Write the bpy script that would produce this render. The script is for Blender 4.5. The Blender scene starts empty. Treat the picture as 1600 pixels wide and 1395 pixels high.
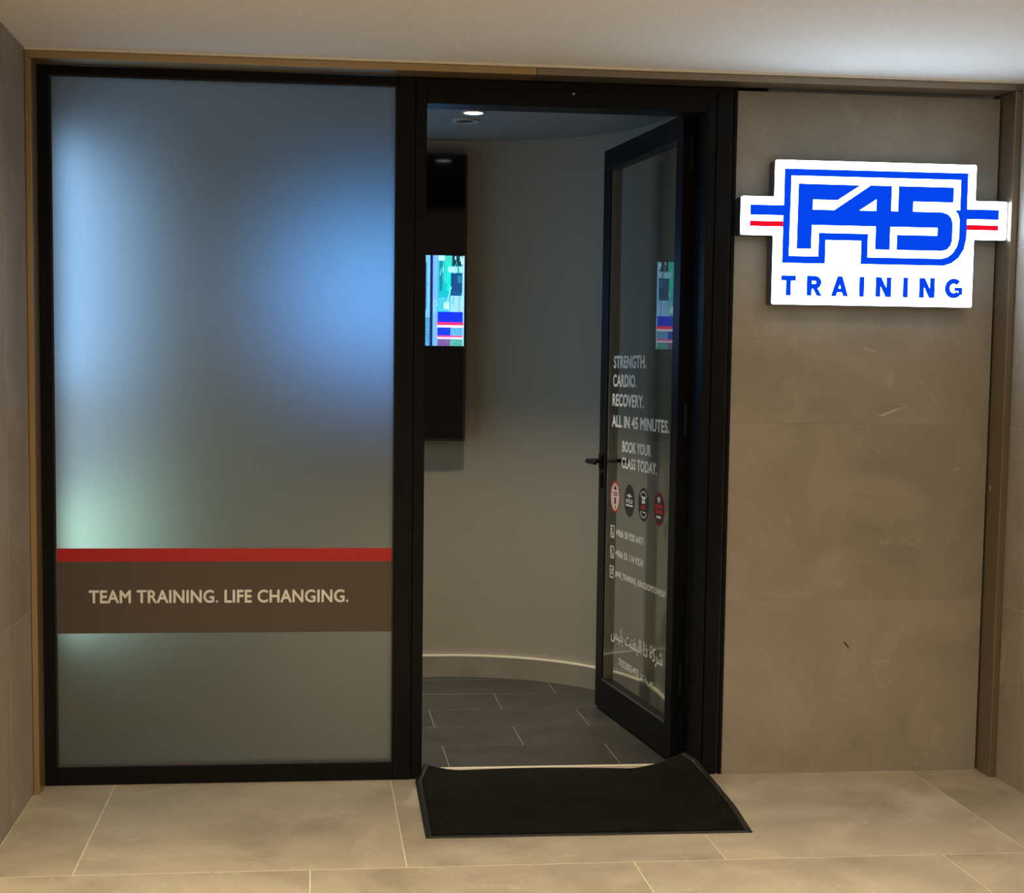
import bpy, bmesh, math, random
from mathutils import Vector, Matrix
random.seed(7)
C = bpy.context.scene.collection
sc = bpy.context.scene

# ---------------------------------------------------------------- camera
f, cx, cy, cz = 2395.6, -0.2596, -5.0257, 1.3622
yaw, pit, rol = -0.112775, -0.083037, -0.011907
Rz = Matrix.Rotation(yaw, 3, 'Z'); Rx = Matrix.Rotation(pit, 3, 'X'); Ry = Matrix.Rotation(rol, 3, 'Y')
Rm = Rz @ Rx @ Ry
right, fwd, up = Rm.col[0], Rm.col[1], Rm.col[2]
cd = bpy.data.cameras.new('camera'); cam = bpy.data.objects.new('camera', cd); C.objects.link(cam)
M = Matrix((right, up, -fwd)).transposed().to_4x4(); M.translation = (cx, cy, cz)
cam.matrix_world = M
cd.sensor_fit = 'HORIZONTAL'; cd.sensor_width = 36; cd.lens = 36 * f / 1600
cd.shift_x = 40.55 / 1600; cd.shift_y = 81.9 / 1600
cd.clip_start = 0.05
sc.camera = cam
# ---------------------------------------------------------------- world, exposure
w = bpy.data.worlds.new('world'); sc.world = w; w.use_nodes = True
w.node_tree.nodes['Background'].inputs[0].default_value = (1.0, 0.86, 0.66, 1)
w.node_tree.nodes['Background'].inputs[1].default_value = 0.30
sc.view_settings.view_transform = 'Standard'; sc.view_settings.look = 'None'
sc.view_settings.exposure = 0.0; sc.view_settings.gamma = 1.0; sc.view_settings.use_curve_mapping = False
sc.cycles.max_bounces = 10; sc.cycles.transparent_max_bounces = 12
sc.cycles.use_denoising = True
sc.cycles.caustics_reflective = False
# ---------------------------------------------------------------- lamps
def spot(name, loc, power, col, angle, blend, radius=0.04, target=None):
    l = bpy.data.lights.new(name, 'SPOT'); l.energy = power; l.color = col
    l.spot_size = math.radians(angle); l.spot_blend = blend; l.shadow_soft_size = radius
    o = bpy.data.objects.new(name, l); C.objects.link(o); o.location = loc
    if target is not None:
        o.rotation_euler = (Vector(target) - Vector(loc)).to_track_quat('-Z', 'Y').to_euler()
    return o
WARM = (1.0, 0.80, 0.52)
for x, y, e, an, bl in ((-0.75, -1.15, 34, 150, .8), (0.55, -1.15, 30, 150, .8), (1.75, -1.15, 20, 150, .8), (-0.6, -3.2, 180, 150, .6), (0.9, -3.2, 180, 150, .6)):
    spot('corridor_lamp', (x, y, 2.32), e, WARM, an, bl)
for x, e in ((-0.75, 155), (0.55, 100), (1.75, 62)):
    spot('corridor_lamp_core', (x, -1.75, 2.32), e, WARM, 66, 1.0)
spot('lobby_lamp', (0.351, 0.96, 2.345), 190, (1.0, 0.84, 0.60), 70, 1.0, 0.035)

# ---------------------------------------------------------------- helpers
ORG = {}
def world_of(p): return ORG.get(p.name, Vector((0, 0, 0))) if p else Vector((0, 0, 0))
def props(o, label=None, cat=None, group=None, kind=None):
    if label: o['label'] = label
    if cat: o['category'] = cat
    if group: o['group'] = group
    if kind: o['kind'] = kind
    return o
def empty(name, loc, label=None, cat=None, group=None, kind=None):
    o = bpy.data.objects.new(name, None); C.objects.link(o); o.location = loc; o.empty_display_size = .1
    ORG[o.name] = Vector(loc)
    return props(o, label, cat, group, kind)
def put(name, bm, mat, parent=None, smooth=False, **k):
    bmesh.ops.remove_doubles(bm, verts=bm.verts, dist=1e-6)
    bmesh.ops.recalc_face_normals(bm, faces=bm.faces)
    xs = [v.co for v in bm.verts]
    o3 = Vector(((min(v.x for v in xs) + max(v.x for v in xs)) / 2, (min(v.y for v in xs) + max(v.y for v in xs)) / 2, min(v.z for v in xs)))
    bmesh.ops.translate(bm, verts=bm.verts, vec=-o3)
    me = bpy.data.meshes.new(name); bm.to_mesh(me); bm.free()
    for m in (mat if isinstance(mat, (list, tuple)) else [mat]): me.materials.append(m)
    if smooth:
        for p in me.polygons: p.use_smooth = True
    o = bpy.data.objects.new(name, me); C.objects.link(o)
    o.parent = parent; o.location = o3 - world_of(parent); ORG[o.name] = o3
    return props(o, **k)
def bxm(bm, x0, x1, y0, y1, z0, z1, bev=0.0, T=None):
    r = bmesh.ops.create_cube(bm, size=1)['verts']
    for v in r:
        v.co = Vector((x0 + (v.co.x + .5) * (x1 - x0), y0 + (v.co.y + .5) * (y1 - y0), z0 + (v.co.z + .5) * (z1 - z0)))
    if bev:
        es = list({e for v in r for e in v.link_edges})
        r = bmesh.ops.bevel(bm, geom=es, offset=bev, segments=1, affect='EDGES')['verts']
        r = list({v for v in r})
    if T:
        for v in r: v.co = T(v.co)
    return r
def box(name, x0, x1, y0, y1, z0, z1, mat, parent=None, bev=0.0, T=None, **k):
    bm = bmesh.new(); bxm(bm, x0, x1, y0, y1, z0, z1, bev)
    if T:
        for v in bm.verts: v.co = T(v.co)
    return put(name, bm, mat, parent, **k)
def prism(name, pts, d0, d1, mat, parent=None, T=None, **k):
    """pts (a,b) outline extruded from depth d0 to d1; T maps (a, depth, b) to world"""
    bm = bmesh.new(); prism_m(bm, pts, d0, d1, T); return put(name, bm, mat, parent, **k)
def prism_m(bm, pts, d0, d1, T=None):
    T = T or (lambda v: v)
    a = [bm.verts.new(T(Vector((p[0], d0, p[1])))) for p in pts]
    b = [bm.verts.new(T(Vector((p[0], d1, p[1])))) for p in pts]
    n = len(pts)
    bm.faces.new(a); bm.faces.new(b[::-1])
    for i in range(n): bm.faces.new((a[i], b[i], b[(i + 1) % n], a[(i + 1) % n]))
def cyl_m(bm, c, axis, r, h, seg=24, r2=None, T=None):
    axis = Vector(axis).normalized(); q = axis.to_track_quat('Z', 'Y').to_matrix().to_4x4(); q.translation = Vector(c) + axis * h / 2
    vs = bmesh.ops.create_cone(bm, cap_ends=True, segments=seg, radius1=r, radius2=r if r2 is None else r2, depth=h, matrix=q)['verts']
    if T:
        for v in vs: v.co = T(v.co)
def ring_m(bm, r0, r1, d0, d1, a0=0, a1=360, seg=32, c=(0, 0), T=None, sx=1):
    """flat annulus sector in the (a,b) plane, extruded in depth"""
    T = T or (lambda v: v); full = abs(a1 - a0) >= 360
    n = seg if full else seg + 1; L = []
    for i in range(n):
        t = math.radians(a0 + (a1 - a0) * i / seg); cs, sn = math.cos(t), math.sin(t)
        L.append([bm.verts.new(T(Vector((c[0] + sx * r * cs, d, c[1] + r * sn)))) for r, d in ((r0, d0), (r1, d0), (r1, d1), (r0, d1))])
    for i in range(seg):
        A = L[i]; B = L[(i + 1) % n]
        for k in range(4): bm.faces.new((A[k], A[(k + 1) % 4], B[(k + 1) % 4], B[k]))
    if not full: bm.faces.new(L[0]); bm.faces.new(L[-1][::-1])
def text_bm(body, x0, x1, zb, zc, T, bold=0.0, d0=0.0, d1=0.0006):
    """lettering fitted to the box x0..x1, zb..zc; bold adds that width (in cap units) all round the outline"""
    cu = bpy.data.curves.new('t', 'FONT'); cu.body = body; cu.fill_mode = 'FRONT'; cu.resolution_u = 3
    cu.space_character = 1 + 1.2 * bold
    ob = bpy.data.objects.new('t', cu); C.objects.link(ob); bpy.context.view_layer.update()
    me = bpy.data.meshes.new_from_object(ob.evaluated_get(bpy.context.evaluated_depsgraph_get()))
    bm = bmesh.new(); bm.from_mesh(me); bpy.data.objects.remove(ob); bpy.data.curves.remove(cu); bpy.data.meshes.remove(me)
    bmesh.ops.remove_doubles(bm, verts=bm.verts, dist=1e-5)
    for fc in list(bm.faces):
        if fc.calc_area() < 1e-9: bm.faces.remove(fc)
    mx0 = min(v.co.x for v in bm.verts) - bold; mx1 = max(v.co.x for v in bm.verts) + bold; cap = 0.682 + 2 * bold
    strips = []
    if bold:
        for e in bm.edges:
            if len(e.link_faces) == 1:
                a, b = Vector(e.verts[0].co[:2]), Vector(e.verts[1].co[:2]); d = (b - a)
                if d.length < 1e-6: continue
                d.normalize(); n = Vector((-d.y, d.x)) * bold; k = d * bold * .6
                strips.append((a - k + n, b + k + n, b + k - n, a - k - n))
    def mp(p, d): return Vector((x0 + (p[0] - mx0) / (mx1 - mx0) * (x1 - x0), d, zb + (p[1] + bold) / cap * (zc - zb)))
    for v in bm.verts: v.co = mp(v.co, d0)
    r = bmesh.ops.extrude_face_region(bm, geom=list(bm.faces))
    for g in r['geom']:
        if isinstance(g, bmesh.types.BMVert): g.co.y = d1
    bmesh.ops.recalc_face_normals(bm, faces=bm.faces)
    for q in strips:
        a = [bm.verts.new(mp(p, d1 * .98 + d0 * .02)) for p in q]; f_ = bm.faces.new(a)
    for v in bm.verts: v.co = T(v.co)
    return bm

# ---------------------------------------------------------------- materials
def lin(c):
    return tuple(((v / 255) / 12.92 if v <= 10 else (((v / 255) + .055) / 1.055) ** 2.4) for v in c)
def pbr(name, col, rough=.5, metal=0.0, spec=.5, emit=None, es=0, coat=0):
    m = bpy.data.materials.new(name); m.use_nodes = True; b = m.node_tree.nodes['Principled BSDF']
    b.inputs['Base Color'].default_value = (*col, 1); b.inputs['Roughness'].default_value = rough
    b.inputs['Metallic'].default_value = metal; b.inputs['Specular IOR Level'].default_value = spec
    b.inputs['Coat Weight'].default_value = coat
    if emit: b.inputs['Emission Color'].default_value = (*emit, 1); b.inputs['Emission Strength'].default_value = es
    return m
def mottled(name, c0, c1, scale=2.5, rough=(.45, .65), fine=.05, speck=True, bump=.04, rnd=.06, sp=.5):
    m = pbr(name, c0, .5); nt = m.node_tree; N = nt.nodes; L = nt.links; b = N['Principled BSDF']
    geo = N.new('ShaderNodeNewGeometry'); oi = N.new('ShaderNodeObjectInfo')
    off = N.new('ShaderNodeVectorMath'); off.operation = 'SCALE'; off.inputs[3].default_value = 13.0
    comb = N.new('ShaderNodeCombineXYZ')
    for i in range(3): L.new(oi.outputs['Random'], comb.inputs[i])
    L.new(comb.outputs[0], off.inputs[0])
    add = N.new('ShaderNodeVectorMath'); add.operation = 'ADD'; L.new(geo.outputs['Position'], add.inputs[0]); L.new(off.outputs[0], add.inputs[1])
    n1 = N.new('ShaderNodeTexNoise'); n1.inputs['Scale'].default_value = scale; n1.inputs['Detail'].default_value = 7; n1.inputs['Roughness'].default_value = .62; n1.inputs['Distortion'].default_value = .8
    L.new(add.outputs[0], n1.inputs['Vector'])
    r = N.new('ShaderNodeValToRGB'); r.color_ramp.elements[0].position = .33; r.color_ramp.elements[1].position = .70
    r.color_ramp.elements[0].color = (*c0, 1); r.color_ramp.elements[1].color = (*c1, 1)
    L.new(n1.outputs['Fac'], r.inputs[0]); out = r.outputs[0]
    n2 = N.new('ShaderNodeTexNoise'); n2.inputs['Scale'].default_value = 140; n2.inputs['Detail'].default_value = 3
    L.new(add.outputs[0], n2.inputs['Vector'])
    mp = N.new('ShaderNodeMapRange'); mp.inputs[1].default_value = .3; mp.inputs[2].default_value = .7; mp.inputs[3].default_value = 1 - fine; mp.inputs[4].default_value = 1 + fine
    L.new(n2.outputs['Fac'], mp.inputs[0])
    mr = N.new('ShaderNodeMapRange'); mr.inputs[3].default_value = 1 - rnd; mr.inputs[4].default_value = 1 + rnd; L.new(oi.outputs['Random'], mr.inputs[0])
    mm = N.new('ShaderNodeMath'); mm.operation = 'MULTIPLY'; L.new(mp.outputs[0], mm.inputs[0]); L.new(mr.outputs[0], mm.inputs[1])
    vm = N.new('ShaderNodeVectorMath'); vm.operation = 'SCALE'; L.new(out, vm.inputs[0]); L.new(mm.outputs[0], vm.inputs[3]); out = vm.outputs[0]
    if speck:   # pale chalky flecks and streaks of the stone print
        n3 = N.new('ShaderNodeTexNoise'); n3.inputs['Scale'].default_value = 9; n3.inputs['Detail'].default_value = 9; n3.inputs['Roughness'].default_value = .75; n3.inputs['Distortion'].default_value = 1.5
        L.new(add.outputs[0], n3.inputs['Vector'])
        r3 = N.new('ShaderNodeValToRGB'); r3.color_ramp.elements[0].position = .585; r3.color_ramp.elements[1].position = .74
        r3.color_ramp.elements[1].color = (.35, .35, .35, 1)
        L.new(n3.outputs['Fac'], r3.inputs[0])
        mx = N.new('ShaderNodeMix'); mx.data_type = 'RGBA'; L.new(r3.outputs[0], mx.inputs[0]); L.new(out, mx.inputs[6])
        mx.inputs[7].default_value = (*[min(1, v * 1.9) for v in c1], 1); out = mx.outputs[2]
    L.new(out, b.inputs['Base Color'])
    mr2 = N.new('ShaderNodeMapRange'); mr2.inputs[3].default_value = rough[0]; mr2.inputs[4].default_value = rough[1]; L.new(n1.outputs['Fac'], mr2.inputs[0]); L.new(mr2.outputs[0], b.inputs['Roughness'])
    bp = N.new('ShaderNodeBump'); bp.inputs['Strength'].default_value = bump; bp.inputs['Distance'].default_value = .01; b.inputs['Specular IOR Level'].default_value = sp; L.new(n2.outputs['Fac'], bp.inputs['Height']); L.new(bp.outputs[0], b.inputs['Normal'])
    return m
M_tile = mottled('floor_tile', (.29, .255, .20), (.46, .405, .325), 3.0, (.38, .55))
M_grout = pbr('grout_pale', (.72, .64, .50), .8)
M_wtile = mottled('wall_tile', (.25, .22, .182), (.335, .295, .25), 3.0, (.5, .65), rnd=.03)
M_wgrout = pbr('wall_grout', (.50, .45, .37), .8)
M_slate = mottled('slate_tile', (.023, .0235, .0225), (.042, .0415, .038), 4, (.36, .5), rnd=.12)
M_sgrout = pbr('slate_grout', (.20, .19, .165), .8)
M_thresh = pbr('threshold_stone', (.62, .56, .45), .5)
M_black = pbr('black_powder_coat', (.0035, .0038, .005), .42, 0, .14)
M_gasket = pbr('black_rubber', (.006, .006, .006), .55)
M_edge = pbr('anodised_edge', (.10, .10, .105), .4, .6)
M_spacer = pbr('inner_bead', (.16, .145, .115), .5)
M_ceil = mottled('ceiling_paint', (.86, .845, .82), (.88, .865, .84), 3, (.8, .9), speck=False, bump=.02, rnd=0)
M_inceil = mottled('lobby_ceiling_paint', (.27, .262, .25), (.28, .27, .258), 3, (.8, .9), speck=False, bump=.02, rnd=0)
M_inwall = mottled('painted_wall', (.30, .272, .225), (.31, .28, .232), 3, (.6, .7), fine=.02, speck=False, bump=.02, rnd=0)
M_base = mottled('skirting_tile', (.23, .20, .16), (.29, .255, .21), 5, (.5, .6), rnd=.05)
M_basetop = pbr('skirting_painted_light', (.80, .74, .60), .4)  # pale colour stands in for downlight caught on the skirting ledge
M_bead = pbr('plaster_bead', (.85, .80, .70), .8)
def bronze(nm, col):
    m = pbr(nm, col, .3, .85); nt = m.node_tree; N = nt.nodes; L = nt.links; b = N['Principled BSDF']
    tc = N.new('ShaderNodeNewGeometry'); mp = N.new('ShaderNodeMapping'); mp.inputs['Scale'].default_value = (2, 90, 90); L.new(tc.outputs['Position'], mp.inputs[0])
    n = N.new('ShaderNodeTexNoise'); n.inputs['Scale'].default_value = 3; n.inputs['Detail'].default_value = 4; L.new(mp.outputs[0], n.inputs['Vector'])
    r = N.new('ShaderNodeMapRange'); r.inputs[3].default_value = .32; r.inputs[4].default_value = .46; L.new(n.outputs['Fac'], r.inputs[0]); L.new(r.outputs[0], b.inputs['Roughness'])
    return m
M_bronze = bronze('brushed_bronze', (.50, .35, .18)); M_bronze2 = bronze('dull_bronze', (.30, .24, .18))
def clear_glass(name, tint, refl=1.0):
    m = bpy.data.materials.new(name); m.use_nodes = True; nt = m.node_tree; N = nt.nodes; L = nt.links
    for n in list(N):
        if n.type == 'BSDF_PRINCIPLED': N.remove(n)
    o = N['Material Output']; t = N.new('ShaderNodeBsdfTransparent'); t.inputs[0].default_value = (*tint, 1)
    g = N.new('ShaderNodeBsdfGlossy'); g.inputs['Roughness'].default_value = .0; g.inputs[0].default_value = (refl, refl, refl, 1)
    fr = N.new('ShaderNodeFresnel'); fr.inputs[0].default_value = 1.5; mx = N.new('ShaderNodeMixShader')
    geo = N.new('ShaderNodeNewGeometry'); mu = N.new('ShaderNodeMath'); mu.operation = 'MULTIPLY'
    inv = N.new('ShaderNodeMath'); inv.operation = 'SUBTRACT'; inv.inputs[0].default_value = 1; L.new(geo.outputs['Backfacing'], inv.inputs[1])
    L.new(fr.outputs[0], mu.inputs[0]); L.new(inv.outputs[0], mu.inputs[1])
    L.new(mu.outputs[0], mx.inputs[0]); L.new(t.outputs[0], mx.inputs[1]); L.new(g.outputs[0], mx.inputs[2]); L.new(mx.outputs[0], o.inputs[0])
    return m
M_glass = clear_glass('door_glass', (.88, .90, .87))
def frosted():
    m = bpy.data.materials.new('frosted_film'); m.use_nodes = True; nt = m.node_tree; N = nt.nodes; L = nt.links
    b = N['Principled BSDF']; b.inputs['Base Color'].default_value = (.66, .72, .72, 1); b.inputs['Roughness'].default_value = .45
    r = N.new('ShaderNodeBsdfRefraction'); r.inputs['Roughness'].default_value = FROST_R; r.inputs['IOR'].default_value = 1.45; r.inputs[0].default_value = (.95, .97, .97, 1)
    mx = N.new('ShaderNodeMixShader'); mx.inputs[0].default_value = FROST_T
    L.new(b.outputs[0], mx.inputs[1]); L.new(r.outputs[0], mx.inputs[2]); L.new(mx.outputs[0], N['Material Output'].inputs[0])
    return m
FROST_R, FROST_T = 0.84, 0.90
M_frost = frosted()
M_pass = clear_glass('pane_body', (.97, .98, .97))
M_vred = pbr('red_vinyl', lin((175, 22, 24)), .45)
M_vbrown = pbr('brown_vinyl', (.075, .056, .046), .45)
M_vwhite = pbr('white_vinyl', (.76, .76, .74), .5)
M_vblack = pbr('black_vinyl', (.02, .018, .018), .45)
M_vpink = pbr('pale_vinyl', (.62, .48, .44), .5)
M_signw = pbr('sign_face_white', (.8, .8, .8), .4, emit=(.68, .87, 1.0), es=10)
M_signb = pbr('sign_face_blue', (0, .02, .2), .6, 0, .05, emit=(0.0, .052, .80), es=1.0)
M_signr = pbr('sign_face_red', (.3, 0, .01), .6, 0, .05, emit=(.80, .004, .02), es=1.0)
M_signbody = pbr('sign_return', (.05, .052, .06), .4, .3)
M_tv = pbr('tv_black', (.006, .006, .008), .35)
M_tvglass = pbr('tv_panel', (.004, .004, .006), .06, 0, .16)
M_carpet = mottled('mat_pile', (.0045, .0045, .0035), (.010, .009, .007), 9, (.9, 1), fine=.35, speck=False, bump=.5, rnd=0, sp=.1)
M_matrub = pbr('mat_rubber', (.016, .016, .015), .5, 0, .3)
M_lamp = pbr('lamp_lens', (.9, .9, .8), .4, emit=(1.0, .90, .68), es=9)
M_lamptrim = pbr('lamp_trim', (.5, .48, .44), .5)
M_dark = pbr('dark_recess', (.01, .01, .01), .7)
M_scuff = pbr('scuff', (.03, .025, .02), .8)
M_chalk = pbr('pale_chip', (.55, .50, .42), .8)
M_adh = pbr('beige_adhesive', (.34, .285, .20), .6)

# ---------------------------------------------------------------- structure: floors
XL, XR, H, YP = -1.142, 2.063, 2.333, -0.107
tile_cache = {}
def tile(parent, x0, x1, y0, y1, z0, z1, mat, axis='z', gap=.0016, name='tile'):
    if axis == 'z': a = (x0 + gap, x1 - gap, y0 + gap * 1.6, y1 - gap * 1.6, z0, z1)
    elif axis == 'y': a = (x0 + gap, x1 - gap, y0, y1, z0 + gap, z1 - gap)
    else: a = (x0, x1, y0 + gap, y1 - gap, z0 + gap, z1 - gap)
    dx, dy, dz = round(a[1] - a[0], 4), round(a[3] - a[2], 4), round(a[5] - a[4], 5)
    key = (dx, dy, dz, mat.name)
    if key not in tile_cache:
        bm = bmesh.new(); bxm(bm, -dx / 2, dx / 2, -dy / 2, dy / 2, 0, dz, .0005)
        me = bpy.data.meshes.new(name); bm.to_mesh(me); bm.free(); me.materials.append(mat); tile_cache[key] = me
    o = bpy.data.objects.new(name, tile_cache[key]); C.objects.link(o); o.parent = parent
    p = Vector(((a[0] + a[1]) / 2, (a[2] + a[3]) / 2, a[4])); o.location = p - world_of(parent); ORG[o.name] = p
    return o
floor = box('floor', XL - .2, 4.2, -6.6, .125, -.12, -.0012, M_grout, kind='structure', label='beige stone tiled corridor floor with thin pale joints')
rows = [(-.91, 0.122, 0.0), (-1.81, -.91, -.265), (-2.71, -1.81, .0), (-3.61, -2.71, -.265)]
for y0, y1, ph in rows:
    k = -2
    while ph + .9 * k < 4.0:
        a, b = max(ph + .9 * k, XL), min(ph + .9 * (k + 1), 4.0)
        if b > a + .02: tile(floor, a, b, y0, y1, -.0012, 0, M_tile)
        k += 1
floor2 = box('floor', XL - .2, 1.32, .1252, 1.95, -.12, -.0012, M_sgrout, kind='structure', label='dark slate tiled floor inside the doorway')
tile(floor2, .10, 1.11, .1255, .147, -.0012, .0006, M_thresh, gap=.0003, name='threshold_strip')['label'] = 'pale threshold strip under the open door'
yr = [.147, .447, .747, 1.042, 1.341, 1.641, 1.74]
ph = [.211, .509, .206, .504, .770, .47]
for r in range(6):
    k = -3
    while ph[r] + .6 * k < 1.15:
        a, b = max(ph[r] + .6 * k, XL), min(ph[r] + .6 * (k + 1), 1.12)
        if b > a + .02: tile(floor2, a, b, yr[r], yr[r + 1], -.0012, 0, M_slate)
        k += 1
# ---------------------------------------------------------------- structure: walls, ceilings
wl = box('wall_left', XL - .2, XL - .0012, -6.6, 1.9, 0, 2.5, M_wgrout, kind='structure', label='left tiled corridor wall')
zs = [0, .594, 1.193, 1.79, H]
for i in range(4):
    for y0, y1 in ((-.45, YP), (-1.35, -.45), (-2.25, -1.35)):
        tile(wl, XL - .0012, XL, y0, y1, zs[i], zs[i + 1], M_wtile, 'x', gap=.0014)
wr = box('wall_right', XR + .0012, 4.2, -.3138, .12, 0, 2.5, M_wgrout, kind='structure', label='short right wall turning a corner beside the bronze jamb')
for i in range(4):
    tile(wr, XR, XR + .0012, -.25, YP, zs[i], zs[i + 1], M_wtile, 'x', gap=.0014)
    tile(wr, XR, XR + .0012, -.3138, -.25, zs[i], zs[i + 1], M_wtile, 'x', gap=.0014)
    for x0, x1 in ((XR, 2.96), (2.96, 3.86)):
        tile(wr, x0, x1, -.315, -.3138, zs[i], zs[i + 1], M_wtile, 'y', gap=.001)
box('ceiling', XL - .2, 4.2, -6.6, YP, H, H + .15, M_ceil, kind='structure', label='white painted corridor ceiling')
wf = box('wall_front', 1.1295, 2.036, .0012, .12, 0, 2.294, M_wgrout, kind='structure', label='tiled facade wall right of the door carrying the lit sign')
for a, b in ((0, .598), (.598, 1.2), (1.2, 1.8), (1.8, 2.294)):
    tile(wf, 1.1295, 2.036, 0, .0012, a, b, M_wtile, 'y', gap=.0005)
# marks on the facade tiles
def tf(v): return v
bm = bmesh.new(); prism_m(bm, [(1.548, .452), (1.551, .455), (1.566, .437), (1.569, .430), (1.563, .434)], -.0016, -.0001); put('scuff_mark', bm, M_scuff, wf, label='small dark scuff low on the facade tile')
bm = bmesh.new(); prism_m(bm, [(1.64, 1.226), (1.70, 1.250), (1.752, 1.262), (1.71, 1.246), (1.66, 1.226)], -.0004, -.0001); put('scratch', bm, M_wgrout, wf, label='pale scratch above the tile joint')
box('wall_bulkhead', XL, 2.063, .0, .12, 2.312, 2.5, M_black, kind='structure', label='bulkhead above the frames')
# lobby: back wall, rounded corner, side wall
def profile(rad, straight_y, xside, y_end):
    pts = [(XL, straight_y)]
    for i in range(25):
        t = math.radians(90 - 90 * i / 24); pts.append((.3188 + rad * math.cos(t), .9283 + rad * math.sin(t)))
    pts.append((xside, y_end)); return pts
def curved(name, rin, rout, z0, z1, mat, parent=None, yend=.126, smooth=True, **k):
    a = profile(rin, .9283 + rin, .3188 + rin, yend); b = profile(rout, .9283 + rout, .3188 + rout, yend)
    bm = bmesh.new(); V = []
    for p, q in zip(a, b): V.append([bm.verts.new((*p, z0)), bm.verts.new((*p, z1)), bm.verts.new((*q, z1)), bm.verts.new((*q, z0))])
    for i in range(len(V) - 1):
        for j in range(4): bm.faces.new((V[i][j], V[i][(j + 1) % 4], V[i + 1][(j + 1) % 4], V[i + 1][j]))
    bm.faces.new(V[0]); bm.faces.new(V[-1][::-1])
    o = put(name, bm, mat, parent, **k)
    if smooth: o.data.polygons.foreach_set('use_smooth', [True] * len(o.data.polygons)); o.data.set_sharp_from_angle(angle=math.radians(30))
    return o
curved('wall_back', .80, .95, 0, 2.5, M_inwall, kind='structure', label='curved painted lobby wall behind the doorway')
bb = curved('baseboard_back', .7824, .7999, 0.0, .092, M_base, kind='structure', label='brown skirting along the curved lobby wall')
curved('skirting_lit_edge', .7815, .7999, .0921, .0985, M_basetop, bb, label='top edge of the skirting, painted pale as if lit')
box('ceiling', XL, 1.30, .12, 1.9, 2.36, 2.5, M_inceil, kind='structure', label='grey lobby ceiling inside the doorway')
# bronze portal
tr = empty('trim_1', (0.45, YP, 0), kind='structure', label='bronze metal portal lining around the shopfront')
box('jamb_panel', XL + .0005, -1.123, YP, .05, 0, 2.303, M_bronze, tr, .0015, label='left bronze jamb')
box('jamb_panel', 2.0395, 2.0625, YP, .05, 0, 2.303, M_bronze2, tr, .0015, label='right bronze jamb')
box('header_panel', XL + .0005, .4445, YP, -.0005, 2.3035, 2.3255, M_bronze, tr, .0015)
box('header_panel', .4455, 2.0625, YP, -.0005, 2.3035, 2.3255, M_bronze2, tr, .0015)
box('trim_2', XL, XR, YP - .006, YP + .02, 2.3262, H, M_bead, kind='structure', label='thin pale bead where ceiling meets bronze header')
box('chip', -1.1375, -1.1335, YP - .0008, YP - .0001, 2.115, 2.128, M_chalk, tr)
box('chip', 2.0388, 2.0394, -.03, -.024, .975, .995, M_chalk, tr)
bm = bmesh.new(); prism_m(bm, [(-.152, .480), (-.108, .480), (-.108, .474), (-.120, .470), (-.118, .405), (-.1085, .396), (-.1085, .335), (-.114, .325), (-.124, .322), (-.134, .33), (-.140, .36), (-.146, .47), (-.152, .473)], -.0022, -.0004, T=lambda v: Vector((XR + v.y, v.x, v.z)))
put('adhesive_patch', bm, M_adh, wr, label='beige adhesive patch beside the bronze jamb')

# ---------------------------------------------------------------- window with frosted pane
wn = empty('window_1', (-.55, 0, 0), kind='structure', label='tall frosted shopfront pane in a black frame left of the door')
box('frame_stile', -1.1225, -1.087, -.004, .07, 0, 2.302, M_black, wn, .0015)
box('frame_rail', -1.087, .006, -.004, .07, 2.276, 2.302, M_black, wn, .0015)
box('frame_rail', -1.087, .006, -.004, .07, 0.001, .060, M_black, wn, .0015)
box('frame_stile', .006, .0655, -.004, .10, 0, 2.302, M_black, wn, .0015)
for nm, a in (('bead', (-1.087, -1.081, .004, .012, .060, 2.276)), ('bead', (.001, .006, .004, .012, .060, 2.276)), ('bead', (-1.081, .001, .004, .012, 2.270, 2.276)), ('bead', (-1.081, .001, .004, .012, .060, .068))):
    box(nm, *a, M_edge if a[4] == .060 and a[5] == .068 else M_gasket, wn)
bm = bmesh.new(); bxm(bm, -1.085, .0045, .0122, .0205, .062, 2.274)
bm.faces.ensure_lookup_table()
for fc in bm.faces:
    fc.normal_update()
    fc.material_index = 0 if fc.normal.y < -.5 else 1
pane = put('frosted_pane', bm, [M_frost, M_pass], wn, label='frosted glass pane glowing blue and green from within')
def tw(v): return Vector((v.x, .0121 - v.y, v.z))
box('vinyl_stripe', -1.0805, .0005, .0, .0005, .733, .7765, M_vred, pane, T=tw, label='red stripe')
box('vinyl_stripe', -1.0805, .0005, .0, .0005, .4985, .733, M_vbrown, pane, T=tw, label='wide brown stripe with the slogan')
put('lettering', text_bm('TEAM TRAINING. LIFE CHANGING.', -.981, -.142, .597, .640, tw, .026, .0006, .0011), M_vwhite, pane, label='off-white slogan TEAM TRAINING. LIFE CHANGING.')

# ---------------------------------------------------------------- door frame and door
df = empty('trim_3', (.6, 0, 0), kind='structure', label='black stepped metal door frame')
box('frame_stile', .0665, .1035, .0, .11, 0, 2.302, M_black, df, .0015)
box('frame_rail', .1035, 1.031, .0, .11, 2.222, 2.302, M_black, df, .0015)
box('frame_groove', .1035, 1.05, -.0035, -.0002, 2.248, 2.272, M_black, df, .001)
box('frame_groove', .0665, 1.09, -.0035, -.0002, 2.281, 2.300, M_black, df, .001)
box('frame_stile', 1.031, 1.060, -.0, .11, 0, 2.302, M_black, df, .0015)
box('gap_filler', 1.046, 1.116, .1102, .20, 0, 2.30, M_gasket, df)  # filler added to close the bright gap beside the hinge stile
box('frame_stile', 1.0615, 1.108, -.005, .11, 0, 2.302, M_black, df, .0015)
box('frame_stile', 1.108, 1.1175, .006, .11, 0, 2.302, M_gasket, df)
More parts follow.
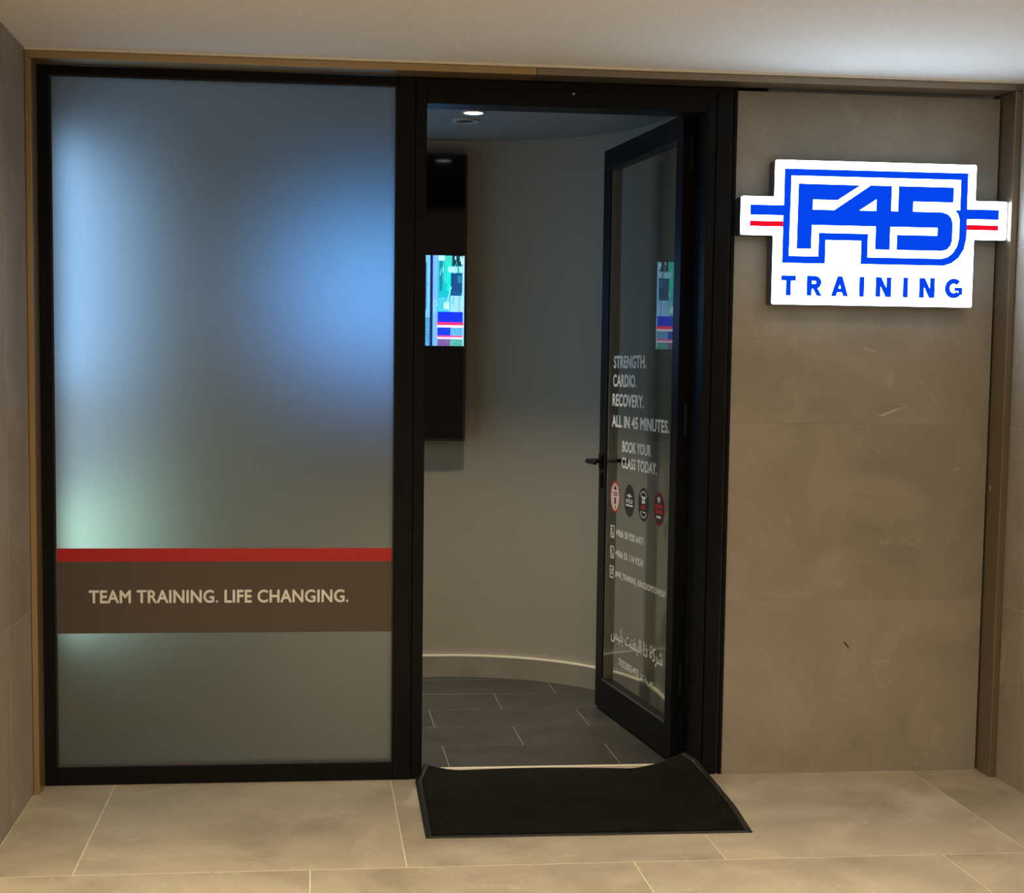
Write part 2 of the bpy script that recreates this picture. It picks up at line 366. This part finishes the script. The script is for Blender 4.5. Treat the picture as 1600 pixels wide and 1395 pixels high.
box('frame_stile', 1.1175, 1.1285, -.006, .11, 0, 2.302, M_black, df, .0015)
box('chip', .578, .584, -.0045, -.0036, 2.262, 2.269, M_chalk, df)
# door leaf: coordinate s from free edge (0) to hinge edge, z up, depth t away from the viewer's side
A = Vector((.888, 1.069)); d2 = Vector((.10497, -.99448)); nn = Vector((-.99448, -.10497))
def D(v):   # v = (s, t, z): t > 0 goes into the leaf (to the right)
    return Vector((A.x + d2.x * v.x - nn.x * v.y, A.y + d2.y * v.x - nn.y * v.y, v.z))
TH, LW = .052, .925
dr = empty('door_1', D(Vector((LW, .02, 0))), kind='structure', label='open black framed glass door with white lettering, swung into the lobby')
box('door_stile', 0, .078, 0, TH, .008, 2.238, M_black, dr, .002, T=D)
box('door_stile', .862, LW, 0, TH, .008, 2.238, M_black, dr, .002, T=D)
box('door_rail', .078, .862, 0, TH, 2.160, 2.238, M_black, dr, .002, T=D)
box('door_rail', .078, .862, 0, TH, .008, .128, M_black, dr, .002, T=D)
for a in ((.078, .082, .0, .004, .128, 2.160), (.858, .862, .0, .004, .128, 2.160), (.082, .858, .0, .004, 2.156, 2.160)):
    box('glazing_bead', *a, M_gasket, dr, T=D)
box('glazing_bead', .082, .858, -.001, .004, .128, .133, M_edge, dr, T=D)
gl = box('glass_pane', .080, .860, .0042, .0102, .129, 2.159, M_glass, dr, T=D, label='clear glass pane carrying white lettering')
# inner-edge spacer bars of the free stile seen through the glass
box('spacer_bar', .0785, .092, .0108, .030, .134, 2.152, M_spacer, gl, T=D)
box('spacer_bar', .0785, .086, .034, .050, .134, 2.152, M_spacer, gl, T=D)
def DG(v): return D(Vector((v.x, .0040 - v.y, v.z)))
def ink(name, body, s0, s1, z0, z1, off=.03, mat=M_vwhite, label=None):
    o = put(name, text_bm(body, s0, s1, z0, z1, DG, off, .0001, .0006), mat, gl, label=label or 'white lettering'); return o
ink('lettering', 'STRENGTH.', .166, .565, 1.380, 1.428, label='white words STRENGTH.')
ink('lettering', 'CARDIO.', .162, .455, 1.308, 1.356, label='white words CARDIO.')
ink('lettering', 'RECOVERY.', .158, .548, 1.233, 1.281, label='white words RECOVERY.')
ink('lettering', 'ALL IN 45 MINUTES.', .158, .835, 1.152, 1.198, label='white words ALL IN 45 MINUTES.')
ink('lettering', 'BOOK YOUR', .296, .640, 1.060, 1.102, label='white words BOOK YOUR')
ink('lettering', 'CLASS TODAY.', .292, .712, .998, 1.040, label='white words CLASS TODAY.')
ink('lettering', '+966 50 920 6471', .236, .572, .729, .756, .018, label='white telephone number ending 6471')
ink('lettering', '+966 55 114 9324', .233, .576, .648, .675, .018, label='white telephone number ending 9324')
ink('lettering', '#F45_TRAINING_KINGDOMTOWERF', .236, .834, .570, .593, .014, label='white hashtag line')
AR = lambda s: s[::-1]
ar1 = '\uFEB7\uFEAE\uFEDB\uFE94 \uFEAB\uFE8D \uFE8D\uFEDF\uFEF4\uFED4\uFEE8\uFE96 \uFE91\uFEE0\uFEF4\uFEB2'
ink('lettering', AR(ar1), .196, .818, .322, .372, .012, label='white Arabic company name')
ink('lettering', '7052003493', .300, .548, .230, .258, .018, label='white registration number')
ink('lettering', ':\uFE95.\uFEB1', .572, .716, .230, .258, .014, label='white Arabic abbreviation before the number')
# small pictograms before the phone lines
for zc, kind in ((.7405, 0), (.659, 0), (.581, 1)):
    bm = bmesh.new(); s0, s1, z0, z1 = .165, .214, zc - .024, zc + .024
    for q in ((s0, s1, z1 - .004, z1), (s0, s1, z0, z0 + .004), (s0, s0 + .005, z0, z1), (s1 - .005, s1, z0, z1)):
        bxm(bm, q[0], q[1], .0001, .0006, q[2], q[3])
    if kind == 0:
        prism_m(bm, [(.176, zc + .014), (.184, zc + .014), (.185, zc + .006), (.181, zc + .003), (.190, zc - .008), (.196, zc - .008), (.202, zc - .012), (.197, zc - .016), (.187, zc - .014), (.177, zc)], .0001, .0006)
    else:
        ring_m(bm, .007, .011, .0001, .0006, seg=16, c=(.1895, zc)); bxm(bm, .200, .205, .0001, .0006, zc + .011, zc + .016)
    for v in bm.verts: v.co = DG(v.co)
    put('pictogram', bm, M_vwhite, gl)
# four round stickers
def sticker(sc_, zc, rim, face, parts, label, rr=.0625):
    bm = bmesh.new(); ring_m(bm, 0.0001, rr, .0001, .0005, c=(sc_, zc), T=DG, seg=36); o = put('round_sticker', bm, rim, gl, label=label)
    def add(fn, mat, nm='sticker_print'):
        b = bmesh.new(); fn(b)
        for v in b.verts: v.co = DG(v.co)
        return b, mat
    groups = {}
    for fn, mat in parts:
        b = groups.setdefault(mat.name, (bmesh.new(), mat))[0]; fn(b)
    out = []
    for i, (b, mat) in enumerate(groups.values()):
        for v in b.verts: v.co = DG(v.co)
        # joined with the disc as one printed sticker
        tmp = bpy.data.meshes.new('t'); b.to_mesh(tmp); b.free(); out.append((tmp, mat))
    bm = bmesh.new(); bm.from_mesh(o.data); mats = [rim]
    off = ORG[o.name]
    for tmp, mat in out:
        n0 = len(bm.faces); tmp.transform(Matrix.Translation(-off)); bm.from_mesh(tmp); bm.faces.ensure_lookup_table(); mats.append(mat)
        for fc in bm.faces[n0:]: fc.material_index = len(mats) - 1
        bpy.data.meshes.remove(tmp)
    bm.to_mesh(o.data); bm.free()
    for m in mats[1:]: o.data.materials.append(m)
    return o
def R_(a, b, c, d, lay=1): return lambda bm: bxm(bm, a, b, .0005 + .0002 * lay, .0006 + .0002 * lay, c, d)
def G_(r0, r1, c, a0=0, a1=360, lay=1, seg=32): return lambda bm: ring_m(bm, max(r0, .0001), r1, .0005 + .0002 * lay, .0006 + .0002 * lay, a0, a1, seg, c)
def T_(body, s0, s1, z0, z1, lay=2):
    def fn(bm):
        t = text_bm(body, s0, s1, z0, z1, lambda v: v, .02, .0005 + .0002 * lay, .0006 + .0002 * lay)
        me = bpy.data.meshes.new('t'); t.to_mesh(me); t.free(); bm.from_mesh(me); bpy.data.meshes.remove(me)
    return fn
c = (.217, .879)
sticker(*c, M_vred, None, [(G_(0, .053, c), M_vpink), (G_(0, .011, (c[0], c[1] + .036), lay=2, seg=6), M_vblack), (R_(c[0] - .018, c[0] + .018, c[1] + .030, c[1] + .036, 2), M_vblack),
    (R_(c[0] - .030, c[0] + .030, c[1] + .015, c[1] + .019, 2), M_vblack), (R_(c[0] - .026, c[0] + .030, c[1] + .006, c[1] + .010, 2), M_vblack), (R_(c[0] - .010, c[0] + .012, c[1] - .028, c[1] - .002, 2), M_scuff), (G_(.004, .008, (c[0] + .002, c[1] - .040), lay=2, seg=12), M_scuff)],
    'round pale sticker with red rim, first of the row')
c = (.398, .879)
sticker(*c, M_vblack, None, [(R_(c[0] - .012, c[0] + .012, c[1] + .012, c[1] + .025), M_vwhite), (R_(c[0] - .036, c[0] + .036, c[1] + .017, c[1] + .020), M_vwhite),
    (T_('HYROX', c[0] - .042, c[0] + .042, c[1] - .010, c[1] + .006), M_vwhite), (R_(c[0] - .042, c[0] + .042, c[1] - .021, c[1] - .015), M_vwhite)], 'round black sticker with white bars, second of the row')
c = (.568, .879)
sticker(*c, M_vblack, None, [(G_(.046, .050, c, 40, 140), M_vwhite), (G_(.046, .050, c, 220, 320), M_vwhite), (R_(c[0] - .030, c[0] + .030, c[1] + .026, c[1] + .030), M_vwhite),
    (R_(c[0] - .018, c[0] + .018, c[1] + .018, c[1] + .026), M_vwhite), (R_(c[0] - .020, c[0] + .018, c[1] + .004, c[1] + .015), M_vwhite), (T_('24', c[0] - .024, c[0] + .026, c[1] - .018, c[1] - .001) if False else R_(c[0] - .026, c[0] + .026, c[1] - .018, c[1] - .003), M_vred),
    (R_(c[0] - .028, c[0] - .020, c[1] - .030, c[1] - .025), M_vwhite), (R_(c[0] - .010, c[0] + .028, c[1] - .030, c[1] - .026), M_vwhite)], 'round black sticker with a red block and white arcs, third of the row')
c = (.742, .879)
sticker(*c, M_vred, None, [(G_(0, .057, c), M_vblack), (G_(0, .013, (c[0], c[1] + .033), lay=2, seg=5), M_vwhite), (R_(c[0] - .018, c[0] + .018, c[1] + .033, c[1] + .038, 2), M_vwhite),
    (R_(c[0] - .042, c[0] + .042, c[1] + .002, c[1] + .016, 2), M_vred), (R_(c[0] - .036, c[0] + .036, c[1] - .017, c[1] - .002, 2), M_vred), (R_(c[0] - .022, c[0] + .024, c[1] - .034, c[1] - .025, 2), M_vwhite)],
    'round black sticker with red rim and red print, last of the row')
# handle: rounded rose, neck and lever; lock escutcheon below
bm = bmesh.new(); pts = [(.040 + .016 * math.cos(t), 1.010 + (.018 if math.sin(t) >= 0 else -.018) + .014 * math.sin(t)) for t in [2 * math.pi * i / 20 for i in range(20)]]
prism_m(bm, pts, -.010, 0.0, T=D)
hd = put('door_handle', bm, M_black, dr, label='black lever handle with oval plate')
bm = bmesh.new(); cyl_m(bm, (.040, -.010, 1.010), (0, -1, 0), .009, .045, T=D); put('neck', bm, M_black, hd, smooth=False)
bm = bmesh.new(); bxm(bm, .028, .150, -.068, -.050, 1.000, 1.019, .006)
for v in bm.verts: v.co = D(v.co)
put('lever', bm, M_black, hd)
bm = bmesh.new(); bxm(bm, .026, .054, TH, TH + .010, .978, 1.042, .003); bxm(bm, .033, .047, TH + .010, TH + .05, 1.003, 1.017); bxm(bm, .028, .110, TH + .05, TH + .066, 1.0, 1.019, .004)
for v in bm.verts: v.co = D(v.co)
put('inner_handle', bm, M_black, dr)
bm = bmesh.new(); bxm(bm, .028, .052, -.008, 0, .90, .962, .003)
for v in bm.verts: v.co = D(v.co)
put('lock_plate', bm, M_black, dr)
for z in (.25, 2.05, 1.15):   # hinges
    bm = bmesh.new(); cyl_m(bm, (1.012, .128, z), (0, 0, 1), .008, .11); put('hinge', bm, M_black, dr)

# ---------------------------------------------------------------- illuminated sign
SG = empty('illuminated_sign', (1.58, 0, 1.592), 'glowing white stepped sign with blue F45 TRAINING letters and red bars on the tiled wall', 'sign')
outl = [(1.240, 2.062), (1.924, 2.062), (1.924, 1.9445), (2.035, 1.9445), (2.035, 1.818), (1.924, 1.818), (1.924, 1.594), (1.239, 1.594), (1.239, 1.818), (1.128, 1.818), (1.128, 1.9425), (1.240, 1.9425)]
def rounded(pts, r=.006, n=3):
    out = []
    for i, p in enumerate(pts):
        p = Vector(p); a = Vector(pts[i - 1]); b = Vector(pts[(i + 1) % len(pts)])
        u = (a - p).normalized(); v = (b - p).normalized(); s = p + u * r; e = p + v * r
        for k in range(n + 1):
            t = k / n; q = s * (1 - t) ** 2 + p * 2 * t * (1 - t) + e * t ** 2; out.append((q.x, q.y))
    return out
ro = rounded(outl)
prism('sign_body', ro, -.074, -.012, M_signbody, SG, label='dark side return of the sign')
prism('sign_face', ro, -.082, -.0742, M_signw, SG, label='glowing white face')
prism('standoff', [(1.35, 1.65), (1.39, 1.65), (1.39, 2.0), (1.35, 2.0)], -.0119, -.0003, M_signbody, SG)
prism('standoff', [(1.77, 1.65), (1.81, 1.65), (1.81, 2.0), (1.77, 2.0)], -.0119, -.0003, M_signbody, SG)
from mathutils.geometry import tessellate_polygon
def grow(pts, g):
    P = [Vector(p) for p in pts]; n = len(P); ar = sum(P[i].x * P[(i + 1) % n].y - P[(i + 1) % n].x * P[i].y for i in range(n))
    sg = 1 if ar > 0 else -1; out = []
    for i in range(n):
        u = (P[i] - P[i - 1]).normalized(); v = (P[(i + 1) % n] - P[i]).normalized()
        n1 = Vector((u.y, -u.x)) * sg; n2 = Vector((v.y, -v.x)) * sg; m = n1 + n2
        m = m / max(.35, m.dot(n1)); out.append((P[i].x + m.x * g, P[i].y + m.y * g))
    return out
BLEED = .0011    # printed edges overlap slightly so that the glowing face does not eat them
def cutout(name, outer, holes, mat, d0=-.0835, d1=-.0821, **k):
    outer = grow(outer, BLEED); holes = [grow(h, -BLEED) for h in holes]
    loops = [[Vector((p[0], p[1], 0)) for p in l] for l in [outer] + holes]
    flat = [p for l in loops for p in l]; bm = bmesh.new()
    a = [bm.verts.new((p.x, d0, p.y)) for p in flat]; b = [bm.verts.new((p.x, d1, p.y)) for p in flat]
    for t in tessellate_polygon(loops):
        try: bm.faces.new([a[i] for i in t]); bm.faces.new([b[i] for i in reversed(t)])
        except ValueError: pass
    s = 0
    for l in loops:
        n = len(l)
        for i in range(n): bm.faces.new((a[s + i], a[s + (i + 1) % n], b[s + (i + 1) % n], b[s + i]))
        s += n
    return put(name, bm, mat, SG, **k)
cutout('logo_outline', [(1.271, 2.0335), (1.895, 2.0335), (1.895, 1.916), (2.006, 1.916), (2.006, 1.8855), (1.896, 1.8855), (1.896, 1.821), (1.889, 1.786), (1.872, 1.758), (1.848, 1.739), (1.821, 1.7305), (1.537, 1.7305), (1.537, 1.8065), (1.4135, 1.8065), (1.4135, 1.7295), (1.270, 1.7295), (1.270, 1.8835), (1.159, 1.8835), (1.159, 1.9145), (1.271, 1.9145)],
       [[(1.2925, 2.013), (1.873, 2.013), (1.873, 1.912), (1.857, 1.912), (1.867, 1.900), (1.872, 1.883), (1.873, 1.823), (1.867, 1.795), (1.853, 1.772), (1.836, 1.758), (1.813, 1.7515), (1.5575, 1.7515), (1.5575, 1.828), (1.392, 1.828), (1.392, 1.751), (1.2905, 1.751)]], M_signb, label='blue outline around the number')
cutout('logo_letters', [(1.319, 1.986), (1.527, 1.986), (1.451, 1.937), (1.367, 1.937), (1.367, 1.903), (1.441, 1.903), (1.563, 1.986), (1.634, 1.986), (1.634, 1.904), (1.6595, 1.904), (1.6595, 1.986), (1.847, 1.986), (1.847, 1.9385), (1.709, 1.9385), (1.709, 1.904), (1.811, 1.904), (1.830, 1.898), (1.842, 1.886), (1.847, 1.869), (1.847, 1.813), (1.842, 1.796), (1.829, 1.783), (1.812, 1.779), (1.6585, 1.779), (1.6585, 1.827), (1.7975, 1.827), (1.7975, 1.8545), (1.633, 1.8545), (1.633, 1.779), (1.585, 1.779), (1.585, 1.8545), (1.3655, 1.8545), (1.3655, 1.777), (1.318, 1.777)],
       [[(1.585, 1.944), (1.585, 1.904), (1.525, 1.904)]], M_signb, label='blue joined letters F45')
cutout('logo_bar', [(1.1585, 1.847), (1.269, 1.847), (1.269, 1.8625), (1.1585, 1.8625)], [], M_signr, label='red bar')
cutout('logo_bar', [(1.898, 1.850), (2.005, 1.850), (2.005, 1.865), (1.898, 1.865)], [], M_signr, label='red bar')
# stroke built sans letters
def stroke(bm, pts, wd, d0=-.0835, d1=-.0821, closed=False):
    P = [Vector(p) for p in pts]; n = len(P); Lf = []; Rt = []
    for i in range(n):
        a = P[i - 1] if (i > 0 or closed) else None; b = P[(i + 1) % n] if (i < n - 1 or closed) else None
        d = ((P[i] - a).normalized() if a else Vector((0, 0))) + ((b - P[i]).normalized() if b else Vector((0, 0)))
        d.normalize(); m = Vector((-d.y, d.x)); s = wd / 2
        if a and b: s = min(wd / 2 / max(.4, m.dot(Vector((-(b - P[i]).normalized().y, (b - P[i]).normalized().x)))), wd)
        Lf.append(P[i] + m * s); Rt.append(P[i] - m * s)
    for i in range(n - (0 if closed else 1)):
        j = (i + 1) % n; prism_m(bm, [Lf[i], Lf[j], Rt[j], Rt[i]], d0, d1)
def letter(ch, x0, x1, z0=1.6228, z1=1.6885, wd=.0172):
    bm = bmesh.new(); h = wd / 2; W = x1 - x0
    e = []
    if ch == 'T': e = [[(x0, z1 - h), (x1, z1 - h)], [((x0 + x1) / 2, z1 - wd + .001), ((x0 + x1) / 2, z0)]]
    if ch == 'I': e = [[((x0 + x1) / 2, z0), ((x0 + x1) / 2, z1)]]
    if ch == 'N':
        e = [[(x0 + h, z0), (x0 + h, z1)], [(x1 - h, z0), (x1 - h, z1)]]
        prism_m(bm, [(x0 + .002, z1), (x0 + .019, z1), (x1 - .002, z0), (x1 - .019, z0)], -.0836, -.0821)
    if ch == 'A':
        xm = (x0 + x1) / 2
        prism_m(bm, [(x0, z0), (xm - .0085, z1), (xm + .0085, z1), (x0 + .0175, z0)], -.0835, -.0821)
        prism_m(bm, [(x1 - .0175, z0), (xm - .0085, z1), (xm + .0085, z1), (x1, z0)], -.0836, -.0821)
        e = [[(x0 + .013, z0 + .019), (x1 - .013, z0 + .019)]]
    if ch == 'R':
        e = [[(x0 + h, z0), (x0 + h, z1)]]
        zc = z1 - .0215; rr = .0215 - h
        arc = [(x1 - .024 + rr * math.cos(t), zc + rr * math.sin(t)) for t in [math.pi / 2 - math.pi * i / 10 for i in range(11)]]
        e.append([(x0 + wd - .001, z1 - h)] + arc + [(x0 + wd - .001, zc - rr)])
        prism_m(bm, [(x0 + .020, z0 + .026), (x0 + .036, z0 + .026), (x1 + .001, z0), (x1 - .017, z0)], -.0836, -.0821)
    if ch == 'G':
        xm, zm = (x0 + x1) / 2, (z0 + z1) / 2; rx, rz = W / 2 - h, (z1 - z0) / 2 - h
        e = [[(xm + rx * math.cos(math.radians(a)), zm + rz * math.sin(math.radians(a))) for a in range(44, 321, 12)]]
        prism_m(bm, [(xm + .003, zm + .003), (xm + .003, zm - .009), (x1 - .0135, zm - .009), (x1 - .0135, z0 + .012), (x1, z0 + .012), (x1, zm + .003)], -.0836, -.0821)
    for s in e: stroke(bm, s, wd if ch != 'A' else .013)
    put('sign_letter', bm, M_signb, SG)
for ch, a, b in (('T', 1.268, 1.318), ('R', 1.355, 1.407), ('A', 1.438, 1.497), ('I', 1.5355, 1.5495), ('N', 1.590, 1.644), ('I', 1.6855, 1.7000), ('N', 1.740, 1.794), ('G', 1.829, 1.890)):
    letter(ch, a, b)

# ---------------------------------------------------------------- portrait wall screen in the lobby
TVX0, TVX1, TVZ0, TVZ1, TVY = -.293, .400, 1.056, 2.292, 1.65
tv = empty('wall_screen', (.05, 1.70, TVZ0), 'tall black portrait screen on the lobby wall showing a bright cyan and blue picture', 'screen')
box('screen_body', TVX0, TVX1, TVY + .001, 1.700, TVZ0, TVZ1, M_tv, tv, .004)
box('screen_glass', TVX0 + .010, TVX1 - .010, TVY - .0012, TVY + .0008, TVZ0 + .010, TVZ1 - .010, M_tvglass, tv)
box('wall_bracket', -.1, .2, 1.7001, 1.7278, 1.4, 1.9, M_tv, tv)
# the lit picture: colour grid painted in python as face-corner colours
PW, PH = 276, 156
px0, px1, pz0, pz1 = -.283, .390, 1.470, 1.859
img = [[(.10, .35, .75)] * PW for _ in range(PH)]
def rect(x0, x1, v0, v1, c, jit=0):   # x in photo crop units 100..345, v 75..652
    def ux(x): return int(round((px_at(x) - px0) / (px1 - px0) * PW))
    a, b = ux(x0), ux(x1)
    c0, c1 = int(round((v0 - 75) / 577 * PH)), int(round((v1 - 75) / 577 * PH))
    for r in range(max(0, c0), min(PH, c1)):
        for q in range(max(0, a), min(PW, b)):
            k = 1 + (random.random() - .5) * jit
            img[r][q] = tuple(v * k for v in c)
def px_at(x): return .215 + (x - 100) / 240 * (.387 - .215)
for x in range(-620, 100, 60):      # hidden left of the picture: invented bays, brightened to feed the frosted glow
    rect(x, x + 60, 75, 652, random.choice([(.16, .74, 1.65), (.30, .92, 1.7), (.10, .52, 1.5)]), .2)
rect(-620, 103, 440, 500, (.0, .03, .75)); rect(-620, 103, 500, 520, (.9, .03, .15)); rect(-620, 103, 520, 532, (.85, .75, .95))
rect(103, 135, 75, 652, (.14, .48, .78), .5); rect(110, 116, 120, 420, (.03, .12, .30)); rect(120, 123, 75, 652, (.08, .3, .6)); rect(103, 135, 470, 652, (.05, .28, .50), .8)
rect(135, 155, 75, 652, (.0, .01, .10)); rect(155, 184, 75, 652, (.14, .36, .90), .1)
rect(184, 345, 75, 435, (.0, .40, .48), .25); rect(186, 225, 75, 110, (.35, .80, .90)); rect(226, 268, 80, 250, (.03, .50, .42), .3)
rect(196, 212, 110, 300, (.0, .18, .25), .4); rect(240, 262, 120, 300, (.0, .62, .52), .2)
rect(268, 345, 75, 140, (.0, .03, .06)); rect(318, 330, 80, 112, (.35, .7, .85)); rect(325, 338, 92, 130, (.4, .8, .95)); rect(286, 292, 80, 100, (.5, .9, .9))
rect(245, 333, 145, 184, (.28, .62, .85)); rect(304, 310, 148, 184, (.0, .15, .3)); rect(262, 332, 186, 330, (.0, .06, .20), .5); rect(285, 300, 225, 262, (.0, .02, .07))
rect(186, 262, 340, 432, (.05, .45, .62), .8); rect(222, 256, 375, 415, (.5, .85, .9), .6); rect(262, 334, 330, 435, (.25, .55, .92), .12); rect(312, 317, 330, 432, (.02, .2, .5))
for k in range(26):   # fine streaks and leaning figures in the picture
    a = random.uniform(158, 330); v = random.uniform(80, 420); c = random.choice([(.02, .20, .35), (.30, .75, .85), (.0, .45, .40), (.10, .55, .75)])
    for t in range(8): rect(a + t * 1.2 * (k % 3 - 1), a + t * 1.2 * (k % 3 - 1) + 3.5, v + t * 6, v + t * 6 + 7, c)
rect(262, 332, 190, 300, (.0, .05, .17), .4); rect(268, 300, 300, 318, (.0, .08, .22), .4); rect(304, 328, 200, 250, (.02, .14, .30), .3)
for t in range(14): rect(262 - t * 2.2, 267 - t * 2.2, 270 + t * 9, 280 + t * 9, (.25, .75, .90))
rect(334, 345, 75, 652, (.30, .62, .95), .1)
rect(184, 337, 435, 500, (.0, .02, .80), .08); rect(180, 340, 500, 520, (.95, .02, .14)); rect(182, 340, 520, 533, (.85, .72, .95))
rect(184, 262, 533, 586, (.0, .03, .60)); rect(262, 336, 533, 586, (.08, .35, .60), .7); rect(184, 336, 586, 597, (.75, .05, .25)); rect(184, 336, 597, 608, (.75, .7, .95))
rect(184, 262, 608, 652, (.14, .08, .28), .9); rect(262, 336, 608, 652, (.06, .35, .30), .9)
bm = bmesh.new(); cl = bm.loops.layers.color.new('picture') if False else bm.loops.layers.float_color.new('picture')
vg = [[bm.verts.new((px0 + (px1 - px0) * q / PW, TVY - .0025, pz1 - (pz1 - pz0) * r / PH)) for q in range(PW + 1)] for r in range(PH + 1)]
for r in range(PH):
    for q in range(PW):
        fc = bm.faces.new((vg[r + 1][q], vg[r + 1][q + 1], vg[r][q + 1], vg[r][q]))
        for lp in fc.loops: lp[cl] = (*img[r][q], 1)
M_pic = bpy.data.materials.new('screen_picture'); M_pic.use_nodes = True; nt = M_pic.node_tree; b = nt.nodes['Principled BSDF']
at = nt.nodes.new('ShaderNodeAttribute'); at.attribute_name = 'picture'; nt.links.new(at.outputs['Color'], b.inputs['Emission Color'])
b.inputs['Emission Strength'].default_value = 1.55; b.inputs['Base Color'].default_value = (.01, .01, .01, 1); b.inputs['Roughness'].default_value = .2
put('screen_picture', bm, M_pic, tv, label='lit cyan and blue landscape picture across the middle')

# guessed display, added to cast the glow behind the frosted pane (left side)
dsp = empty('guessed_display', (XL, .72, .42), 'guessed display, added for the blurred pale blue and mint glow behind the frosted pane, far left', 'display')
box('guessed_display_body', XL + .0005, XL + .035, .28, 1.62, .42, 2.12, M_tv, dsp, .004)
def em(name, c, s): return pbr(name, (.02, .02, .02), .4, emit=c, es=s)
box('guessed_display_area', XL + .0352, XL + .037, .30, 1.60, 1.30, 2.12, em('added_glow_blue', (.32, .60, .98), 1.6), dsp)
box('guessed_display_area', XL + .0352, XL + .037, .30, 1.60, .92, 1.2995, em('added_glow_dim', (.45, .62, .80), .8), dsp)
box('guessed_display_area', XL + .0352, XL + .037, .30, 1.60, .45, .9195, em('added_glow_mint', (.62, 1.0, .86), 1.3), dsp)

# ---------------------------------------------------------------- ceiling fittings
dl = empty('ceiling_downlight', (.352, .965, 2.36), 'small round lit downlight in the lobby ceiling', 'light')
bm = bmesh.new(); ring_m(bm, .037, .047, 0, 1, seg=32)
for v in bm.verts: v.co = Vector((.352 + v.co.x, .965 + v.co.z, 2.3535 + .0063 * v.co.y))
put('lamp_trim_ring', bm, M_lamptrim, dl)
bm = bmesh.new(); cyl_m(bm, (.352, .965, 2.3555), (0, 0, 1), .0365, .0043, 32); put('lamp_lens', bm, M_lamp, dl)
dd = empty('ceiling_fitting', (.342, 1.165, 2.36), 'unlit round ceiling fitting just behind the lit downlight', 'fitting')
bm = bmesh.new(); ring_m(bm, .040, .052, 0, 1, seg=32)
for v in bm.verts: v.co = Vector((.342 + v.co.x, 1.165 + v.co.z, 2.352 + .0078 * v.co.y))
put('trim_ring', bm, M_lamptrim, dd)
bm = bmesh.new(); cyl_m(bm, (.342, 1.165, 2.3575), (0, 0, 1), .0395, .0022, 32); put('recess', bm, M_dark, dd)

# ---------------------------------------------------------------- door mat with curled corners
def lerp(keys, t):
    for (t0, a), (t1, b) in zip(keys, keys[1:]):
        if t <= t1:
            u = (t - t0) / (t1 - t0); return Vector(a) * (1 - u) + Vector(b) * u
    return Vector(keys[-1][1])
LE = [(0, (.070, -.655, 0)), (.45, (.076, -.30, 0)), (.78, (.080, -.05, .006)), (1, (.118, .085, .030))]
RE = [(0, (1.046, -.668, 0)), (.35, (1.070, -.394, .001)), (.70, (1.066, -.075, .020)), (.85, (1.040, -.015, .055)), (1, (1.012, .045, .064))]
def mat_pt(s, t, dz=0):
    l = lerp(LE, t); r = lerp(RE, t); p = l * (1 - s) + r * s
    y = l.y * (1 - s) + r.y * s
    if t > .5: y += (t - .5) * 2 * .045 * math.sin(math.pi * s)   # back edge reaches further in at the middle
    k = l.z * max(0, 1 - s / .14) ** 1.6 + r.z * max(0, 1 - (1 - s) / .22) ** 1.7
    x = p.x
    return Vector((x, y, k + .0004 + dz))
def mat_mesh(s0, s1, t0, t1, ns, nt_, z0, z1):
    bm = bmesh.new(); top = []; bot = []
    for j in range(nt_ + 1):
        t = t0 + (t1 - t0) * j / nt_
        top.append([bm.verts.new(mat_pt(s0 + (s1 - s0) * i / ns, t, z1)) for i in range(ns + 1)])
        bot.append([bm.verts.new(mat_pt(s0 + (s1 - s0) * i / ns, t, z0)) for i in range(ns + 1)])
    for j in range(nt_):
        for i in range(ns):
            bm.faces.new((top[j][i], top[j][i + 1], top[j + 1][i + 1], top[j + 1][i])); bm.faces.new((bot[j][i], bot[j + 1][i], bot[j + 1][i + 1], bot[j][i + 1]))
    for i in range(ns):
        bm.faces.new((top[0][i], bot[0][i], bot[0][i + 1], top[0][i + 1])); bm.faces.new((top[-1][i], top[-1][i + 1], bot[-1][i + 1], bot[-1][i]))
    for j in range(nt_):
        bm.faces.new((top[j][0], top[j + 1][0], bot[j + 1][0], bot[j][0])); bm.faces.new((top[j][-1], bot[j][-1], bot[j + 1][-1], top[j + 1][-1]))
    return bm
mt = empty('door_mat', (.56, -.3, 0), 'black rubber-edged entrance mat with curled corners at the doorway', 'mat')
put('rubber_backing', mat_mesh(0, 1, 0, 1, 60, 40, 0, .0022), M_matrub, mt, smooth=True)
put('carpet_pile', mat_mesh(.021, .979, .028, .972, 60, 40, .0024, .0062), M_carpet, mt, smooth=True)
